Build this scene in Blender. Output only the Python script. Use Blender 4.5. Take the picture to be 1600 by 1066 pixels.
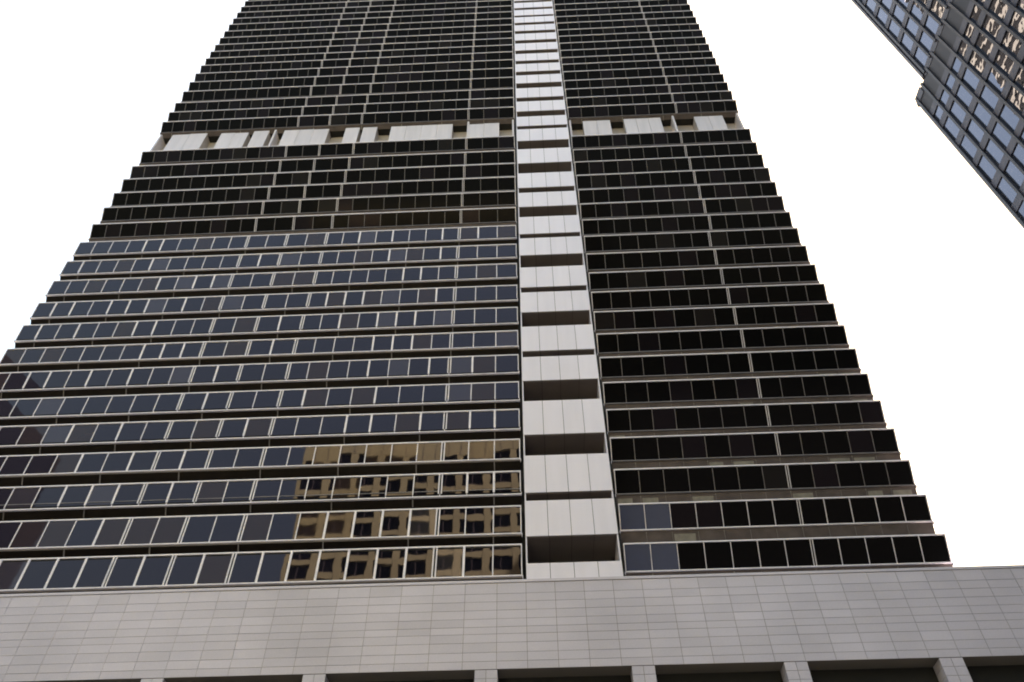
import bpy, math, random
from mathutils import Vector, Matrix
for o in list(bpy.data.objects): bpy.data.objects.remove(o)
S = bpy.context.scene
COL = S.collection
rnd = random.Random(7)

# ------------------------------------------------------------------ camera
cam_d = bpy.data.cameras.new('camera'); cam = bpy.data.objects.new('camera', cam_d); COL.objects.link(cam)
r_, u_, f_ = Vector((0.99907, 0.042638, -0.006343)), Vector((0.035916, -0.74198, 0.669459)), Vector((-0.023838, 0.669065, 0.742822))
m = Matrix((( r_.x, u_.x, -f_.x, 0), (r_.y, u_.y, -f_.y, 0), (r_.z, u_.z, -f_.z, 1.7), (0, 0, 0, 1)))
cam.matrix_world = m
cam_d.sensor_width = 36; cam_d.lens = 1250 * 36 / 1600
cam_d.clip_end = 5000; cam_d.clip_start = 0.1
S.camera = cam

# ------------------------------------------------------------------ light
SUN_EL, SUN_AZ = math.radians(49), math.radians(50)          # azimuth from +Y towards +X
w = bpy.data.worlds.new('World'); S.world = w; w.use_nodes = True
nt = w.node_tree; bg = nt.nodes['Background']
sky = nt.nodes.new('ShaderNodeTexSky'); sky.sky_type = 'NISHITA'; sky.sun_disc = False
sky.sun_elevation = SUN_EL; sky.sun_rotation = SUN_AZ
sky.air_density = 2.4; sky.dust_density = 10.0; sky.ozone_density = 1.0
nt.links.new(sky.outputs[0], bg.inputs[0]); bg.inputs[1].default_value = 0.09
sd = bpy.data.lights.new('sun', 'SUN'); sd.energy = 5.0; sd.angle = math.radians(0.5); sd.color = (1.0, 0.94, 0.85)
sun = bpy.data.objects.new('sun', sd); COL.objects.link(sun)
sv = Vector((math.cos(SUN_EL) * math.sin(SUN_AZ), math.cos(SUN_EL) * math.cos(SUN_AZ), math.sin(SUN_EL)))
sun.rotation_euler = sv.to_track_quat('Z', 'Y').to_euler(); sun.location = sv * 400
S.view_settings.view_transform = 'Standard'; S.view_settings.look = 'None'
S.view_settings.gamma = 1; S.view_settings.use_curve_mapping = False
S.view_settings.exposure = 2.52
S.cycles.sample_clamp_direct = 0.6; S.cycles.filter_width = 1.9
S.render.resolution_x = 1024; S.render.resolution_y = 682

# ------------------------------------------------------------------ materials
def mat(name, col, rough=0.6, metal=0.0, spec=0.5, var=0.0, nscale=0.6, grain=0.0, gscale=14, bump=0.0, bscale=2.0, ior=1.5, bdist=0.02, streak=False, orand=0.0, stint=None):
    m = bpy.data.materials.new(name); m.use_nodes = True
    n = m.node_tree.nodes; l = m.node_tree.links; p = n['Principled BSDF']
    p.inputs['Base Color'].default_value = (*col, 1); p.inputs['Roughness'].default_value = rough
    p.inputs['Metallic'].default_value = metal; p.inputs['Specular IOR Level'].default_value = spec; p.inputs['IOR'].default_value = ior
    if stint: p.inputs['Specular Tint'].default_value = (*stint, 1)
    geo = n.new('ShaderNodeNewGeometry')
    if var or grain or orand:
        fac = None
        def chain(val, amt):
            nonlocal fac
            mr = n.new('ShaderNodeMapRange'); mr.inputs['From Min'].default_value = 0.25; mr.inputs['From Max'].default_value = 0.75
            mr.inputs['To Min'].default_value = 1 - amt; mr.inputs['To Max'].default_value = 1 + amt
            l.new(val, mr.inputs['Value'])
            if fac is None: fac = mr.outputs[0]
            else:
                mm = n.new('ShaderNodeMath'); mm.operation = 'MULTIPLY'; l.new(fac, mm.inputs[0]); l.new(mr.outputs[0], mm.inputs[1]); fac = mm.outputs[0]
        if var:
            t = n.new('ShaderNodeTexNoise'); t.inputs['Scale'].default_value = nscale; t.inputs['Detail'].default_value = 5
            if streak:
                mp = n.new('ShaderNodeMapping'); mp.inputs['Scale'].default_value = (3.0, 3.0, 0.25); l.new(geo.outputs['Position'], mp.inputs['Vector']); l.new(mp.outputs[0], t.inputs['Vector'])
            else: l.new(geo.outputs['Position'], t.inputs['Vector'])
            chain(t.outputs['Fac'], var)
        if grain:
            t = n.new('ShaderNodeTexNoise'); t.inputs['Scale'].default_value = gscale; t.inputs['Detail'].default_value = 3
            l.new(geo.outputs['Position'], t.inputs['Vector']); chain(t.outputs['Fac'], grain)
        if orand:
            oi = n.new('ShaderNodeObjectInfo'); mr = n.new('ShaderNodeMapRange'); mr.inputs['To Min'].default_value = 0.25; mr.inputs['To Max'].default_value = 0.75
            l.new(oi.outputs['Random'], mr.inputs['Value']); chain(mr.outputs[0], orand)
        mx = n.new('ShaderNodeVectorMath'); mx.operation = 'SCALE'; mx.inputs[0].default_value = col; l.new(fac, mx.inputs['Scale'])
        l.new(mx.outputs[0], p.inputs['Base Color'])
    if bump:
        t = n.new('ShaderNodeTexNoise'); t.inputs['Scale'].default_value = bscale; t.inputs['Detail'].default_value = 1
        l.new(geo.outputs['Position'], t.inputs['Vector'])
        b = n.new('ShaderNodeBump'); b.inputs['Strength'].default_value = bump; b.inputs['Distance'].default_value = bdist
        l.new(t.outputs['Fac'], b.inputs['Height']); l.new(b.outputs[0], p.inputs['Normal'])
    return m

M = {
 'white':   mat('white_enamel_panel', (0.75, 0.70, 0.785), 0.42, var=0.035, nscale=0.35, streak=True, grain=0.02, orand=0.03, bump=0.05, bscale=0.7),
 'frame':   mat('pale_aluminium_frame', (0.80, 0.74, 0.79), 0.45, var=0.10, nscale=1.2),
 'mull':    mat('dull_bronze_mullion', (0.17, 0.15, 0.15), 0.5, var=0.2, nscale=1.0),
 'tile':    mat('grey_stone_tile', (0.535, 0.492, 0.56), 0.5, var=0.10, nscale=0.12, grain=0.06, gscale=9, orand=0.06),
 'joint':   mat('dark_joint', (0.16, 0.14, 0.12), 0.9),
 'vision':  mat('blue_grey_vision_glass', (0.005, 0.005, 0.008), 0.02, spec=0.37, bump=0.24, bscale=0.6, bdist=0.012, stint=(1.0, 0.82, 0.98)),
 'vision2': mat('blue_grey_vision_glass_tinted', (0.018, 0.012, 0.011), 0.03, spec=0.36, bump=0.24, bscale=0.6, bdist=0.012, stint=(1.0, 0.80, 0.88)),
 'vision3': mat('vision_glass_pale_blind', (0.022, 0.020, 0.023), 0.03, spec=0.50, bump=0.24, bscale=0.6, bdist=0.012, stint=(1.0, 0.81, 0.95)),
 'dark2':   mat('bronze_black_glass_sheen', (0.007, 0.006, 0.008), 0.10, spec=0.06, bump=0.2, bscale=0.5, bdist=0.01, stint=(1, 0.75, 0.9)),
 'dark3':   mat('bronze_black_glass_blind', (0.013, 0.011, 0.012), 0.12, spec=0.04),
 'white2':  mat('grey_white_mechanical_panel', (0.60, 0.55, 0.585), 0.5, var=0.08, nscale=0.4, orand=0.05, streak=True),
 'endwall': mat('matt_dark_end_wall', (0.03, 0.027, 0.024), 0.95, spec=0.05, var=0.2, nscale=0.4),
 'ledge':   mat('matt_cream_ledge', (0.55, 0.50, 0.42), 0.95, spec=0.05, var=0.15, nscale=0.4),
 'sky_blue':   mat('sky_reflection_tint_glass', (0.044, 0.052, 0.105), 0.15, spec=0.4, var=0.06, nscale=0.5),  # sky reflection painted as a blue base colour on leaning panes
 'dark':    mat('bronze_black_glass', (0.004, 0.004, 0.0045), 0.12, spec=0.03, bump=0.1, bscale=0.5, bdist=0.01, stint=(1, 0.85, 0.9)),
 'soffit':  mat('grey_soffit_metal', (0.105, 0.085, 0.082), 0.7, spec=0.15, var=0.25, nscale=0.8),
 'soffit_shade': mat('shaded_soffit_metal', (0.011, 0.008, 0.006), 0.7, spec=0.12, var=0.3, nscale=0.8),  # soffit metal of the lower left wing, its shade put into the colour
 'plate':   mat('pale_soffit_plate', (0.22, 0.20, 0.17), 0.6, var=0.25, nscale=1.5),
 'mechw':   mat('brown_grey_mechanical_wall', (0.40, 0.35, 0.33), 0.7, var=0.1, nscale=0.5),
 'black':   mat('black_gap', (0.012, 0.011, 0.010), 0.8),
 'recess':  mat('brown_grey_recess_panel', (0.135, 0.11, 0.105), 0.7, var=0.08, nscale=0.5, orand=0.05),
 'concrete':mat('beige_concrete', (0.76, 0.71, 0.38), 0.8, var=0.12, nscale=0.2),
 'steel':   mat('dark_slate_steel', (0.012, 0.012, 0.020), 0.45, var=0.15, nscale=0.5),
 'steel2':  mat('slate_spandrel', (0.036, 0.036, 0.058), 0.5, var=0.12, nscale=0.6, orand=0.08),
 'louvre':  mat('dark_louvre', (0.020, 0.020, 0.030), 0.6, orand=0.1),
 'pane':    mat('mirror_office_glass', (0.02, 0.022, 0.03), 0.01, spec=0.7, ior=2.0, bump=0.5, bscale=0.5, bdist=0.03, stint=(0.82, 0.82, 1.0)),
 'asphalt': mat('asphalt', (0.05, 0.05, 0.05), 0.9, var=0.2, nscale=0.3),
 'paving':  mat('paving', (0.28, 0.27, 0.25), 0.85, var=0.15, nscale=0.5),
 'roofm':   mat('roof_gravel', (0.2, 0.19, 0.18), 0.9, var=0.1),
}

# ------------------------------------------------------------------ helpers
class MB:
    def __init__(s): s.v = []; s.f = []; s.m = []
    def quad(s, a, b, c, d, mi=0):
        i = len(s.v); s.v += [a, b, c, d]; s.f.append((i, i+1, i+2, i+3)); s.m.append(mi)
    def hexa(s, p, mi=0):                     # p: 8 points, bottom loop 0-3, top loop 4-7
        i = len(s.v); s.v += list(p)
        for q in ((3,2,1,0),(4,5,6,7),(0,1,5,4),(1,2,6,5),(2,3,7,6),(3,0,4,7)):
            s.f.append(tuple(i+k for k in q)); s.m.append(mi)
    def box(s, x0, x1, y0, y1, z0, z1, mi=0):
        s.hexa([(x0,y0,z0),(x1,y0,z0),(x1,y1,z0),(x0,y1,z0),(x0,y0,z1),(x1,y0,z1),(x1,y1,z1),(x0,y1,z1)], mi)
    def loft(s, loops, mis):                  # list of equal point loops; mis = material per loop segment
        n = len(loops[0]); i0 = len(s.v)
        for L in loops: s.v += list(L)
        for a in range(len(loops)-1):
            for k in range(n):
                b = i0 + a*n; c = b + n; k2 = (k+1) % n
                s.f.append((b+k, c+k, c+k2, b+k2)); s.m.append(mis[k])
        s.f.append(tuple(i0 + k for k in range(n))); s.m.append(mis[-1])
        e = i0 + (len(loops)-1)*n
        s.f.append(tuple(e + n-1-k for k in range(n))); s.m.append(mis[-1])
    def build(s, name, mats, parent=None, recenter=False, fixn=True):
        me = bpy.data.meshes.new(name)
        v = s.v; loc = Vector((0,0,0))
        if recenter:
            loc = sum((Vector(q) for q in v), Vector((0,0,0))) / len(v); v = [tuple(Vector(q) - loc) for q in v]
        me.from_pydata(v, [], s.f)
        for mm in (mats if isinstance(mats, (list, tuple)) else [mats]): me.materials.append(M[mm])
        if len(me.materials) > 1: me.polygons.foreach_set('material_index', s.m)
        if fixn:
            import bmesh
            bm = bmesh.new(); bm.from_mesh(me); bmesh.ops.recalc_face_normals(bm, faces=bm.faces); bm.to_mesh(me); bm.free()
        me.update()
        o = bpy.data.objects.new(name, me); COL.objects.link(o); o.location = loc
        if parent is not None:
            o.parent = parent
            if recenter: o.location = loc - abs_loc(parent)
            else: o.location = -abs_loc(parent)
        return o
def abs_loc(o):
    L = Vector((0,0,0))
    while o is not None: L += o.location; o = o.parent
    return L
def empty(name, loc=(0,0,0)):
    o = bpy.data.objects.new(name, None); COL.objects.link(o); o.location = loc; o.empty_display_size = 2; return o
def tag(o, label, cat, group=None):
    o['label'] = label; o['category'] = cat
    if group: o['group'] = group
def struct(o): o['kind'] = 'structure'; return o

# ------------------------------------------------------------------ ground
g = MB(); g.box(-3000, 3000, -3000, 3000, -1.0, 0.0); struct(g.build('ground', 'asphalt'))
g = MB(); g.box(-120, 80, 56, 140, 0.004, 0.14); struct(g.build('pavement', 'paving'))
g = MB(); g.box(-90, 60, -34, 12, 0.004, 0.14); struct(g.build('pavement', 'paving'))

# ------------------------------------------------------------------ main tower
D = 66.0
WL, C0, C1, WR = -66.46, -1.59, 8.10, 38.48
KL, KR = -1.22, 7.74                      # white column edges
DEEP = 21.0
TOP = 246.0
PT = 41.88                                # podium top
tower = empty('office_tower', (0, D, 0))
tag(tower, 'dark glass office tower with leaning window bands, white panel strip and grey podium', 'tower')

zR = [45.48,50.08,54.47,58.81,62.95,67.22,71.47,75.71,79.96,84.0,88.17,92.54,96.84,101.04,105.35,109.44,113.73,117.98,122.04,126.78]
zU = [137.73,141.55,145.24,148.99,153.04,156.57,159.83,163.44,167.23,170.99,174.55,178.47,182.24,186.11,189.9]
zL = [45.78,50.27,54.68,59.06,63.5,67.86,72.49,76.91,81.49,86.11,90.97,95.58,100.3,105.16,109.83,114.15,118.42,122.69,127.71]
zV = [138.8,142.7,146.6,151.6,155.9,160.0,164.0,167.6,171.2,174.9,178.8,182.6,186.7,190.4]
while zU[-1] < TOP - 4: zU.append(zU[-1] + 3.8)
while zV[-1] < TOP - 4: zV.append(zV[-1] + 3.8)

pane_jobs = []                            # (size seen, parent, 8 points, material)
def band(xs, dbl, z, pitch, drop, dep, vision, rail=0.13, soff='soffit', wide=None, part=True, dgap=0.0, topgap=0.04, pale_mull=False, refl_bar=False):
    """one leaning window band. xs: pane edges, dep: depth of the glass foot at every edge"""
    b = MB()
    loops = []
    for x, d in zip(xs, dep):
        loops.append([(x, D+0.10, z-0.01), (x, D+d+0.10, z-drop), (x, D+d+0.13, z-drop-0.24),
                      (x, D+max(1.75, d+0.5), z-pitch+0.03), (x, D+3.4, z-pitch+0.03), (x, D+3.4, z-0.01)])
    b.loft(loops, [1, 2, 0, 1, 1, 0])
    isd = soff == 'soffit'
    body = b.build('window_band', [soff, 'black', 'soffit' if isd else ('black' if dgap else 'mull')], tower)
    f = MB()
    n = len(xs) - 1
    def P(x, d, s, off, dz=0): return (x, D + d*s - off, z - drop*s + dz)
    for j in range(n):
        x0, x1, d0, d1 = xs[j], xs[j+1], dep[j], dep[j+1]
        # top and bottom rails
        f.hexa([(x0,D-0.05,z-rail),(x1,D-0.05,z-rail),(x1,D+0.16,z-rail),(x0,D+0.16,z-rail),(x0,D-0.05,z+0.02),(x1,D-0.05,z+0.02),(x1,D+0.3,z+0.02),(x0,D+0.3,z+0.02)])
        zb = z - drop - dgap
        f.hexa([(x0,D+d0-0.06,zb-0.10),(x1,D+d1-0.06,zb-0.10),(x1,D+d1+0.2,zb-0.10),(x0,D+d0+0.2,zb-0.10),
                (x0,D+d0-0.06,zb+0.01),(x1,D+d1-0.06,zb+0.01),(x1,D+d1+0.2,zb+0.01),(x0,D+d0+0.2,zb+0.01)], 1 if (isd and not pale_mull) else 0)  # dull bottom rail, except on floors with pale frame colour
    for j in range(n+1):
        x, d = xs[j], dep[j]
        hw = 0.032
        if j in (0, n): wlist = [(x + (0.0 if j == 0 else -0.09), x + (0.09 if j == 0 else 0.0))]
        elif j in dbl: wlist = [(x-0.21, x-0.09), (x+0.09, x+0.21)] if not isd else [(x-0.15, x-0.085), (x+0.085, x+0.15)]
        else:
            hw = 0.032 if isd else 0.05
            if wide and rnd.random() < wide: hw = 0.11
            wlist = [(x-hw, x+hw)]
        for a, c in wlist:
            p0, p1 = P(x, d, 0, 0.055, -rail), P(x, d, 1, 0.055, 0.0 if not dgap else 0.05)
            f.hexa([(a,p1[1],p1[2]),(c,p1[1],p1[2]),(c,p1[1]+0.13,p1[2]),(a,p1[1]+0.13,p1[2]),(a,p0[1],p0[2]),(c,p0[1],p0[2]),(c,p0[1]+0.13,p0[2]),(a,p0[1]+0.13,p0[2])], 1 if (isd and not pale_mull and len(wlist) == 1 and hw < 0.1 and 0 < j < n) else 0)
        if dgap and 0 < j < n:      # little feet of the mullions in the shadow gap
            f.box(x-0.03, x+0.03, D+d-0.02, D+d+0.10, z-drop-dgap, z-drop+0.05)
        # bracket under the band
        if 0 < j < n and (j % 3 == 1) and pitch > drop + 0.6:
            y0 = D + d + 0.14; zz = z - drop - 0.26
            f.hexa([(x-0.05,y0+0.50,zz-0.75),(x+0.05,y0+0.50,zz-0.75),(x+0.05,y0+0.62,zz-0.75),(x-0.05,y0+0.62,zz-0.75),
                    (x-0.05,y0-0.06,zz+0.02),(x+0.05,y0-0.06,zz+0.02),(x+0.05,y0+0.08,zz+0.02),(x-0.05,y0+0.08,zz+0.02)], 2 if isd else 1)
    if refl_bar:  # dark bars painting a reflected line across the panes
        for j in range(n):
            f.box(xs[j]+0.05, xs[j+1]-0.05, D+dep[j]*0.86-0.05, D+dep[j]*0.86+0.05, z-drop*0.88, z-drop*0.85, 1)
    if isd and z < 100 and pitch > drop + 0.9:       # joints and access plates on the sloping soffit
        for j in range(n):
            x0, x1, d = xs[j], xs[j+1], dep[j]
            ya, za, yb, zb2 = D+d+0.13, z-drop-0.24, D+max(1.75, d+0.5), z-pitch+0.03
            def Q(x, t, o): return (x, ya+(yb-ya)*t-o, za+(zb2-za)*t-o)
            if rnd.random() < 0.45:
                a, c = x0+0.15, x1-0.15-rnd.random()*0.8; t0, t1 = 0.12, 0.6+rnd.random()*0.3
                f.hexa([Q(a,t1,0.02),Q(c,t1,0.02),Q(c,t1,-0.01),Q(a,t1,-0.01),Q(a,t0,0.02),Q(c,t0,0.02),Q(c,t0,-0.01),Q(a,t0,-0.01)], 3 if rnd.random() < 0.6 else 2)
            f.hexa([Q(x0-0.02,1,0.035),Q(x0+0.02,1,0.035),Q(x0+0.02,1,-0.01),Q(x0-0.02,1,-0.01),Q(x0-0.02,0.02,0.035),Q(x0+0.02,0.02,0.035),Q(x0+0.02,0.02,-0.01),Q(x0-0.02,0.02,-0.01)], 1)
    # end cap boss
    for x, d, sx in ((xs[0], dep[0], -1), (xs[-1], dep[-1], 1)):
        f.box(min(x, x+sx*0.07), max(x, x+sx*0.07), D+d-0.08, D+d+0.22, z-drop-0.34, z-drop-0.06)
    f.build('band_frame', ['frame', 'mull', 'plate', 'soffit'], body)
    for j in range(n):
        x0, x1, d0, d1 = xs[j]+(0.12 if j in dbl else 0.03), xs[j+1]-(0.12 if j+1 in dbl else 0.03), dep[j], dep[j+1]
        ja, jb = rnd.gauss(0, 0.004), rnd.gauss(0, 0.003); jt = [ja+jb, ja-jb, -ja-jb, -ja+jb]
        s0, s1 = topgap, 0.995
        p = []
        for off in (0.0, 0.05):
            p += [(x0, D+d0*s1+off+jt[0], z-drop*s1), (x1, D+d1*s1+off+jt[1], z-drop*s1), (x1, D+d1*s0+off+jt[2], z-drop*s0), (x0, D+d0*s0+off+jt[3], z-drop*s0)]
        cx = (x0+x1)/2; dist2 = cx*cx + D*D + z*z
        inview = -58 < cx + 0.0 and z < 196
        vis = (x1-x0) * min(drop, 4.0) / dist2 * (D / math.sqrt(dist2)) * (1 if inview else 0.01)
        if dep[j] > 0.7: vis *= 0.85
        mt = vision(cx); q = rnd.random()
        if mt == 'vision': mt = 'vision2' if q < 0.16 else ('vision3' if q < 0.24 else mt)
        elif mt == 'dark': mt = 'dark2' if q < 0.14 else ('dark3' if q < 0.19 else mt)
        pane_jobs.append((vis, body, p, mt))
    return body

def split(groups):
    xs = [groups[0][0]]; dbl = []
    for a, b, n in groups:
        for k in range(1, n+1): xs.append(a + (b-a)*k/n)
        dbl.append(len(xs)-1)
    return xs, dbl[:-1]

JL = [-41.1, -35.3, -29.4, -9.9]
def left_groups(ns):
    e = [WL] + JL + [C0]
    return split([(e[i], e[i+1], ns[i]) for i in range(5)])

# lower left wing: near-vertical vision glass (13 floors), then leaning black glass
prev = PT + 0.02
for i, z in enumerate(zL):
    pitch = z - prev - (0 if i else -0.02)
    if i < 13:
        xs, dbl = left_groups([9, 2, 2, 7, 3] if i < 6 else [10, 2, 2, 8, 3])
        base = 0.02 if i < 2 else (0.10 if i < 6 else 0.22)
        dep = [base]*len(xs)
        drop = (3.36, 3.22)[i] if i < 2 else 2.62
        band(xs, dbl, z, pitch, drop, dep, lambda c: 'vision', rail=0.12, soff='soffit_shade', wide=0.9 if i == 0 else 0.35, dgap=0.0 if i in (0, 1, 3, 7) else 0.24, topgap=(0.10, 0.05, 0.10, 0.06, 0.10, 0.05, 0.05, 0.11, 0.05, 0.06, 0.10, 0.11, 0.05)[i], refl_bar=i == 2)
    else:
        xs, dbl = left_groups([11, 2, 2, 8, 3])
        band(xs, dbl, z, pitch, 2.35, [1.0]*len(xs), lambda c: 'dark', wide=0.0)
    prev = z
# right wing
prev = PT + 0.02
for i, z in enumerate(zR):
    nl, nr = (7, 5) if i < 13 else (8, 5)
    xj = C1 + (WR - C1) * (0.585 if i < 13 else 0.612)
    xs, dbl = split([(C1, xj, nl), (xj, WR, nr)])
    dep = [1.0]*len(xs)
    band(xs, dbl, z, z - prev, 2.4, dep, (lambda c: 'sky_blue' if c < C1 + 5.2 else 'dark') if i < 2 else (lambda c: 'dark'), wide=0, rail=0.11, pale_mull=i < 2)
    prev = z
MZ0R, MZ0L = zR[-1], zL[-1]
for k, (zs, side) in enumerate(((zV, 0), (zU, 1))):
    prev = zs[0] - 3.1
    for z in zs:
        if side == 0: xs, dbl = left_groups([12, 2, 2, 8, 3])
        else:
            xj = C1 + (WR - C1) * 0.64; xs, dbl = split([(C1, xj, 8), (xj, WR, 5)])
        band(xs, dbl, z, z - prev, 2.35 if z - prev > 3.3 else 2.3, [1.0]*len(xs), lambda c: 'dark', wide=0.0, rail=0.12)
        prev = z
pane_jobs.sort(key=lambda t: -t[0])
GL = ['vision', 'dark', 'sky_blue', 'vision2', 'vision3', 'dark2', 'dark3']
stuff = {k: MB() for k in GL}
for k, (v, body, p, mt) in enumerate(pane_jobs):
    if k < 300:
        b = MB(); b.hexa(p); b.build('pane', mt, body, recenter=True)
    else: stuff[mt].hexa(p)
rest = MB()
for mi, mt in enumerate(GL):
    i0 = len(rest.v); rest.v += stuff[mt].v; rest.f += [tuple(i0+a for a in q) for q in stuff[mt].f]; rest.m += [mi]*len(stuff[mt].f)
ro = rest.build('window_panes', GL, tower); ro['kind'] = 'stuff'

# body of the tower behind the bands
b = MB()
b.box(WL+0.25, C0-0.02, D+3.1, D+DEEP, PT-0.5, MZ0L-0.1)
b.box(C1+0.02, WR-0.25, D+3.1, D+DEEP, PT-0.5, MZ0R-0.1)
b.box(WL+0.25, C0-0.02, D+3.1, D+DEEP, zV[0]-3.05, TOP)
b.box(C1+0.02, WR-0.25, D+3.1, D+DEEP, zU[0]-3.05, TOP)
b.box(WL+4, WR-4, D+7.0, D+DEEP-0.5, PT-0.4, TOP-0.2)
b.build('wall_core', 'endwall', tower)
b = MB(); b.box(WL, WR, D+0.2, D+DEEP+0.2, TOP+0.02, TOP+1.4); b.build('roof_parapet', 'white', tower)
# sunlit end wall on the right: pale ledges between dark strips
zz = PT + 0.6
while zz < TOP - 3:
    if not (MZ0R - 1 < zz < zU[0] - 3.2):
        b = MB(); b.box(WR-0.24, WR-0.08, D+3.3, D+DEEP-0.1, zz, zz+1.3); b.build('end_ledge', 'ledge', tower)
    zz += 4.05
b = MB()
for yy in (D+3.45, D+8, D+13, D+18, D+DEEP-0.5): b.box(WR-0.23, WR-0.14, yy, yy+0.35, PT+0.1, MZ0R-0.4)
b.build('end_mullions', 'ledge', tower)

# ------------------------------------------------------------------ mechanical floor
mech = MB()
mech.box(WL+0.4, C0-0.1, D+3.0, D+3.4, MZ0L-0.3, zV[0]-2.9)
mech.box(C1+0.1, WR-0.4, D+3.0, D+3.4, MZ0R-0.3, zU[0]-2.9)
mo = mech.build('mechanical_floor', 'mechw', tower)
for (a, c, nj, top) in [(-64.0,-57.6,2,135.9),(-55.0,-49.9,2,135.6),(-49.0,-46.2,1,135.9),(-43.4,-35.2,3,135.7),(-32.2,-29.6,1,135.6),(-29.0,-26.4,1,135.5),(-23.9,-12.7,4,135.4),(-9.8,-4.3,2,135.1),
                        (10.6,15.5,2,134.5),(17.9,24.5,3,134.5),(30.4,35.5,2,134.4)]:
    z0 = (MZ0L if a < 0 else MZ0R) - 0.2
    b = MB(); b.box(a+0.06, c-0.06, D+1.28, D+2.95, z0, top-0.05); p = b.build('louvre_housing', 'mechw', tower)
    wd = (c-a)/nj
    for k in range(nj):
        t = top - rnd.choice((0, 0, 0.12))
        q = MB(); q.box(a+k*wd+0.03, a+(k+1)*wd-0.03, D+1.18, D+1.28, z0+0.05, t); q.build('cladding_panel', 'white2', p, recenter=True)
for x, s in ((WL+0.35, 1), (WR-0.35, -1), (C0-0.25, -1), (C1+0.25, 1), (-9.9, 1), (26.7, 1), (-45.0, 1)):
    z0, z1 = (MZ0L, zV[0]-2.95) if x < 0 else (MZ0R, zU[0]-2.95)
    b = MB(); b.box(x-0.16, x+0.16, D+1.05, D+2.95, z0-0.2, z1); b.build('fin_wall', 'white2', tower)

# ------------------------------------------------------------------ white column strip
core = MB(); core.box(KL+0.03, KR-0.03, D+6.6, D+8, PT, TOP)
core.box(KL, KL+0.13, D+0.05, D+6.5, PT, TOP); core.box(KR-0.13, KR, D+0.05, D+6.5, PT, TOP)
co = core.build('panel_strip', 'white', tower)
b = MB(); b.box(C0+0.03, KL-0.02, D+1.0, D+1.3, PT, TOP-0.1); b.box(KR+0.02, C1-0.03, D+1.0, D+1.3, PT, TOP-0.1); b.build('shadow_gap', 'black', co)
seg = [(41.9,43.59),(46.58,50.79),(51.79,56.65),(59.58,64.63),(67.90,71.95),(73.0,77.52),(80.34,84.40),(85.49,89.89),(92.73,96.84),(97.93,102.34),(105.13,109.12),(110.6,114.98),
 (118.18,122.84),(125.76,129.91),(131.11,134.66),(136.78,140.70),(142.34,146.34),(148.56,152.14),(153.88,157.48),(159.06,162.47),(164.31,167.9),(169.63,173.19),(174.81,178.11),(179.58,182.8),(183.9,187.24),(188.6,191.84)]
while seg[-1][1] < TOP - 5: seg.append((seg[-1][1]+1.4, seg[-1][1]+4.7))
wd = (KR - KL) / 4
for k, (z0, z1) in enumerate(seg):
    b = MB(); b.box(KL+0.14, KR-0.14, D+0.06, D+6.5, z0+0.05, z1-0.02); ch = b.build('strip_storey', 'black', tower)
    for j in range(4):
        q = MB(); q.box(KL+j*wd+(0.025 if j else 0), KL+(j+1)*wd-(0.025 if j < 3 else 0), D-0.04, D+0.045, z0+0.02, z1); q.build('cladding_panel', 'white', ch, recenter=True)
    if k:
        for j in range(4):
            q = MB(); q.box(KL+0.15+j*(wd-0.07)+0.02, KL+0.15+(j+1)*(wd-0.07)-0.02, D+0.12, D+6.4, z0-0.06, z0+0.04); q.build('soffit_panel', 'recess', ch, recenter=True)

# ------------------------------------------------------------------ podium
PZ0 = 33.42
PXL, PXR = -84.0, 66.0
pod = MB()
pod.box(PXL, PXR, D-0.06, D+DEEP+10, PZ0+0.02, PT-0.28)
po = pod.build('podium', 'joint', tower)
b = MB(); b.box(PXL-0.03, PXR+0.03, D-0.16, D+3.3, PT-0.26, PT); b.build('coping', 'tile', po)
b = MB(); b.box(PXL+0.5, PXR-0.5, D+3.35, D+DEEP+9.5, PT-0.28, PT-0.1); b.build('podium_roof', 'roofm', po)
piers = [-61.5, -47.4, -33.4, -19.45, -4.82, 8.46, 21.2, 34.07, 47.0, 60.0]
zc = [41.58, 40.50, 39.70, 38.87, 38.04, 37.27, 36.61, 35.81, 34.93, 34.14, 33.44]
edges = [PXL]
for i in range(len(piers)):
    nx = piers[i+1] + 0.88 if i+1 < len(piers) else PXR
    a = piers[i] + 0.88; edges.append(a)
    nn = 5
    for k in range(1, nn): edges.append(a + (nx-a)*k/nn)
edges.append(PXR)
jobs = []
for i in range(len(edges)-1):
    for k in range(len(zc)-1):
        x0, x1, z1, z0 = edges[i], edges[i+1], zc[k], zc[k+1]
        cx = (x0+x1)/2; d2 = cx*cx + D*D + z0*z0
        see = -52 < x1 and x0 < 45
        jobs.append(((x1-x0)*(z1-z0)/d2 * (1 if see else 0.01), x0, x1, z0, z1))
jobs.sort(key=lambda t: -t[0])
far = MB()
for k, (v, x0, x1, z0, z1) in enumerate(jobs):
    jy = rnd.uniform(-0.006, 0.006)
    b = far if k >= 250 else MB()
    b.box(x0+0.018, x1-0.018, D-0.10+jy, D-0.055, z0+0.015, z1-0.015)
    if k < 250: b.build('stone_tile', 'tile', po, recenter=True)
fo = far.build('stone_tiles', 'tile', po); fo['kind'] = 'stuff'
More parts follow.
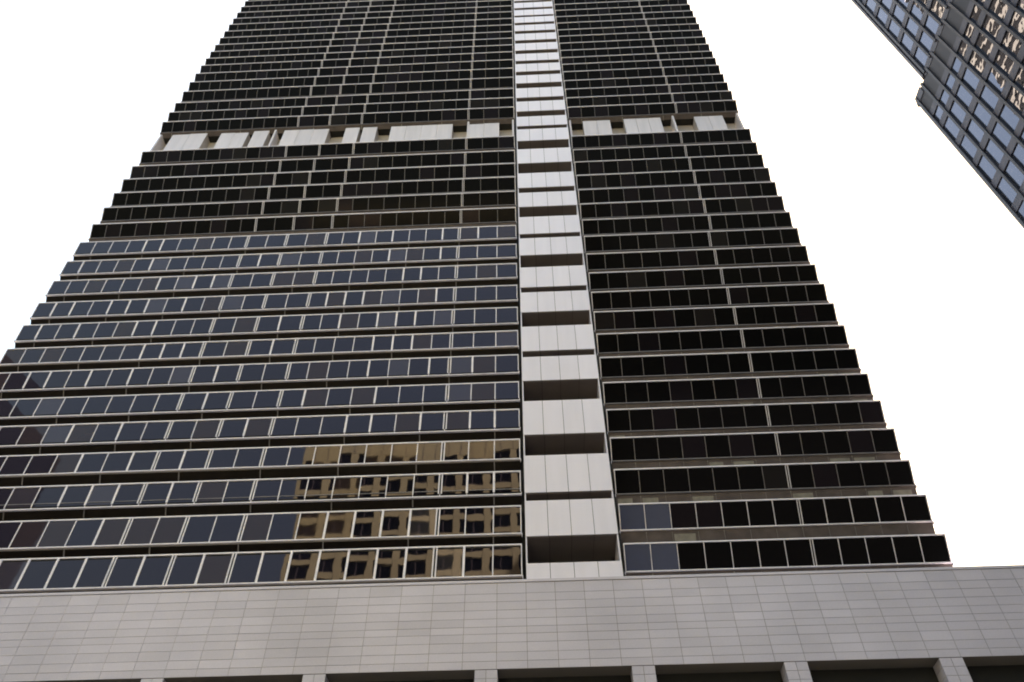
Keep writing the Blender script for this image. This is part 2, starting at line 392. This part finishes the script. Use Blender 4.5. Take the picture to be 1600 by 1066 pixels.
for i, px in enumerate(piers):
    b = MB(); b.box(px-0.93, px+0.93, D-0.03, D+1.5, 0.14, PZ0); pr = b.build('podium_pier', 'joint' if -40 < px < 40 else 'tile', tower)
    if -40 < px < 40:
        z1 = PZ0 - 0.02
        while z1 > 30.6:
            for a, c in ((px-0.96, px-0.02), (px+0.02, px+0.96)):
                q = MB(); q.box(a, c, D-0.08, D+1.53, z1-0.72, z1); q.build('stone_tile', 'tile', pr, recenter=True)
            z1 -= 0.755
        q = MB(); q.box(px-0.97, px+0.97, D-0.07, D+1.54, 0.14, z1-0.02); q.build('pier_shaft', 'tile', pr)
# recessed shop-storey windows between the piers
b = MB(); b.box(PXL, PXR, D+1.6, D+3.4, 31.6, PZ0); hd = b.build('window_head', 'black', tower)
xe = [PXL] + piers + [PXR]
for i in range(len(xe)-1):
    x0, x1 = xe[i]+0.95, xe[i+1]-0.95
    if x1 - x0 < 2: continue
    b = MB(); b.box(x0, x1, D+2.2, D+2.25, 0.2, 31.55); wv = b.build('podium_window', 'vision', tower)
    q = MB()
    for k in range(0, 7):
        xx = x0 + (x1-x0-0.1)*k/6; q.box(xx, xx+0.1, D+2.1, D+2.19, 0.2, 31.5)
    for zz in (30.9, 26, 21, 16, 11, 6): q.box(x0, x1, D+2.12, D+2.18, zz, zz+0.12)
    q.build('window_frame', 'steel', wv)

# ------------------------------------------------------------------ dark tower at the right
SC = 80/60.0
ROT = math.radians(2.0)
ang = ROT
def RB(h, z, n=0.0):       # h along the face (away from camera), n outwards (towards the street)
    nx, ny = math.cos(ROT), math.sin(ROT); hx, hy = -math.sin(ROT), math.cos(ROT)
    H = h*SC; Z = 1.7 + (z-1.7)*SC
    px = 80*math.cos(ROT)*nx + H*hx - n*nx; py = 80*math.cos(ROT)*ny + H*hy - n*ny
    return (px, py, Z)
rb = empty('dark_tower', RB(53, 1.7)[:2] + (0,))
tag(rb, 'slate grey tower of square mirror panes with stepped corner at the upper right', 'tower')
def rbox(b, h0, h1, z0, z1, n0, n1, mi=0):
    b.hexa([RB(h0,z0,n0),RB(h1,z0,n0),RB(h1,z0,n1),RB(h0,z0,n1),RB(h0,z1,n0),RB(h1,z1,n0),RB(h1,z1,n1),RB(h0,z1,n1)], mi)
HA, HB = 50.2, 53.6        # far corner above and below the step
ZS = 113.2
ZT = 168.0
HN = -12.0
b = MB(); rbox(b, HN, HB-0.25, 0.45, ZS-0.1, -40, -0.25); rbox(b, HN, HA-0.2, ZS-0.1, ZT, -40, -0.25); cr = b.build('tower_core', 'louvre', rb)
# rounded corner trims
def corner(hc_, z0, z1, name):
    b = MB(); loops = []
    for zz in (z0, z1):
        L = []
        for k in range(7):
            a = math.pi/2 * k/6
            L.append(RB(hc_-0.7+0.7*math.sin(a), zz, -0.5+0.5*math.cos(a)+0.12))
        L += [RB(hc_, zz, -3.0), RB(hc_-0.7, zz, -3.0)]
        loops.append(L)
    b.loft(loops, [0]*9); return b.build(name, 'steel2', rb)
corner(HB, 0.45, ZS-1.6, 'corner_post')
corner(HA, ZS+0.05, ZT, 'corner_post')
b = MB(); loops = []
for q, (hh, zz) in enumerate([(HB-2.4, ZS), (HB-0.55, ZS), (HB-0.2, ZS-0.35), (HB-0.02, ZS-0.9), (HB, ZS-1.6), (HB-2.4, ZS-1.6)]): loops.append((hh, zz))
b.hexa([RB(HB-2.4,ZS-1.6,-3),RB(HB,ZS-1.6,-3),RB(HB,ZS-1.6,0.12),RB(HB-2.4,ZS-1.6,0.12),RB(HB-2.4,ZS,-3),RB(HB-0.5,ZS,-3),RB(HB-0.5,ZS,0.12),RB(HB-2.4,ZS,0.12)])
b.build('corner_cap', 'steel2', rb)
bay = 2.28
FL = 5.36
hs_low = [HB-0.75 - k*bay for k in range(29)]
hs_up = [HA-0.75 - 0.55 - k*bay for k in range(27)]
# floors below the louvre storey: sill heights of the spandrel tops
farp = MB()
def storey(z0, z1, hs, cat):
    n = len(hs) - 1
    sp = MB(); rbox(sp, hs[-1], hs[0]+0.3, z0, z0+1.3, -0.05, 0.05); so = sp.build('spandrel', 'steel2', rb)
    for k in range(n):
        a, c = hs[k+1]+0.16, hs[k]-0.16
        q = MB() if k < 13 or cat == 'louvre' else farp
        ja, jb = rnd.gauss(0, 0.012), rnd.gauss(0, 0.012); j = [ja+jb, ja-jb, -ja+jb, -ja-jb]
        if cat == 'louvre': 
            rbox(q, a, c, z0+1.34, z1-0.05, -0.1, -0.02); q.build('louvre_panel', 'louvre', so, recenter=True)
        else:
            q.hexa([RB(a,z0+1.34,-0.2+j[0]),RB(c,z0+1.34,-0.2+j[1]),RB(c,z0+1.34,-0.14+j[1]),RB(a,z0+1.34,-0.14+j[0]),RB(a,z1-0.04,-0.2+j[2]),RB(c,z1-0.04,-0.2+j[3]),RB(c,z1-0.04,-0.14+j[3]),RB(a,z1-0.04,-0.14+j[2])])
            if q is not farp: q.build('mirror_pane', 'pane', so, recenter=True)
zf = 104.2 - 0.65
storey(ZS-6.3, ZS-0.75, hs_low, 'louvre')
z1 = ZS - 6.3
# narrow glazed strip under the louvres, then regular floors downwards
storey(z1-3.4, z1, hs_low, 'glass')
z1 -= 3.4
while z1 > 62: storey(z1-FL, z1, hs_low, 'glass'); z1 -= FL
b = MB(); rbox(b, hs_low[-1], HB-0.4, 0.45, z1-0.02, -0.2, 0.0); b.build('lower_wall', 'steel2', rb)
z0 = ZS - 0.75
while z0 < ZT - 4: storey(z0, z0+FL, hs_up, 'glass'); z0 += FL
fp = farp.build('mirror_panes', 'pane', rb); fp['kind'] = 'stuff'
for hs, za, zb in ((hs_low, 0.45, ZS-0.3), (hs_up, ZS-0.3, ZT)):
    for h in hs:
        b = MB(); rbox(b, h-0.17, h+0.17, za, zb, -0.04, 0.34); b.build('mullion', 'steel', rb)

# ------------------------------------------------------------------ buildings behind the street (seen mirrored in the glass)
bt = empty('concrete_tower', (-24, -21, 0))
tag(bt, 'beige concrete office block mirrored in the lower left windows beside the white strip', 'building')
X0, X1, YF, H = -56.0, 20.0, -21.0, 126.5
b = MB(); b.box(X0+0.3, X1-0.3, YF-26, YF-0.9, 0.14, H-0.5); b.build('wall_core', 'louvre', bt)
b = MB(); b.box(X0, X1, YF-26.5, YF, H-7.0, H); b.build('parapet', 'concrete', bt)
for k in range(1, 24):
    q = MB(); q.box(X0+k*3.166-0.07, X0+k*3.166+0.07, YF, YF+0.03, H-6.9, H-0.1); q.build('parapet_joint', 'mull', bt)
nb = 12; bw = (X1-X0)/nb
for k in range(nb+1):
    b = MB(); xc = X0 + k*bw; b.box(max(X0, xc-0.75), min(X1, xc+0.75), YF-0.95, YF-0.02, 0.14, H-7.05); b.build('pier', 'concrete', bt)
zz = H - 7.1; fl = 0
while zz > 8:
    b = MB(); b.box(X0+0.02, X1-0.02, YF-0.9, YF-0.12, zz-5.0, zz-3.6); so = b.build('spandrel', 'concrete', bt)
    if fl < 14:
        wf = MB()
        for k in range(nb):
            xa, xb = X0+k*bw+0.78, X0+(k+1)*bw-0.78
            wf.box(xa+(xb-xa)*0.5-0.1, xa+(xb-xa)*0.5+0.1, YF-0.54, YF-0.42, zz-3.58, zz-0.02)
            wf.box(xa, xb, YF-0.52, YF-0.3, zz-3.56, zz-3.36)
        wf.build('window_frames', 'mull', so)
        for k in range(nb):
            q = MB(); q.box(X0+k*bw+0.78, X0+(k+1)*bw-0.78, YF-0.62, YF-0.55, zz-3.58, zz-0.02); q.build('pane', 'vision', so, recenter=True)
    zz -= 5.0; fl += 1
lt = empty('glass_tower', (-180, -42, 0))
tag(lt, 'dark glass tower mirrored as streaks in the windows at the left edge', 'building')
b = MB(); b.box(-214, -145, -60, -24, 0.0, 150); b.build('wall_core', 'steel2', lt)
for k in range(15):
    b = MB(); b.box(-213.8+k*4.8, -213.2+k*4.8, -23.95, -23.5, 0.1, 149.5); b.build('mullion', 'steel2', lt)
for k in range(36):
    b = MB(); b.box(-213.9, -145.1, -23.97, -23.7, 3+k*4, 4+k*4); b.build('spandrel', 'steel2', lt)
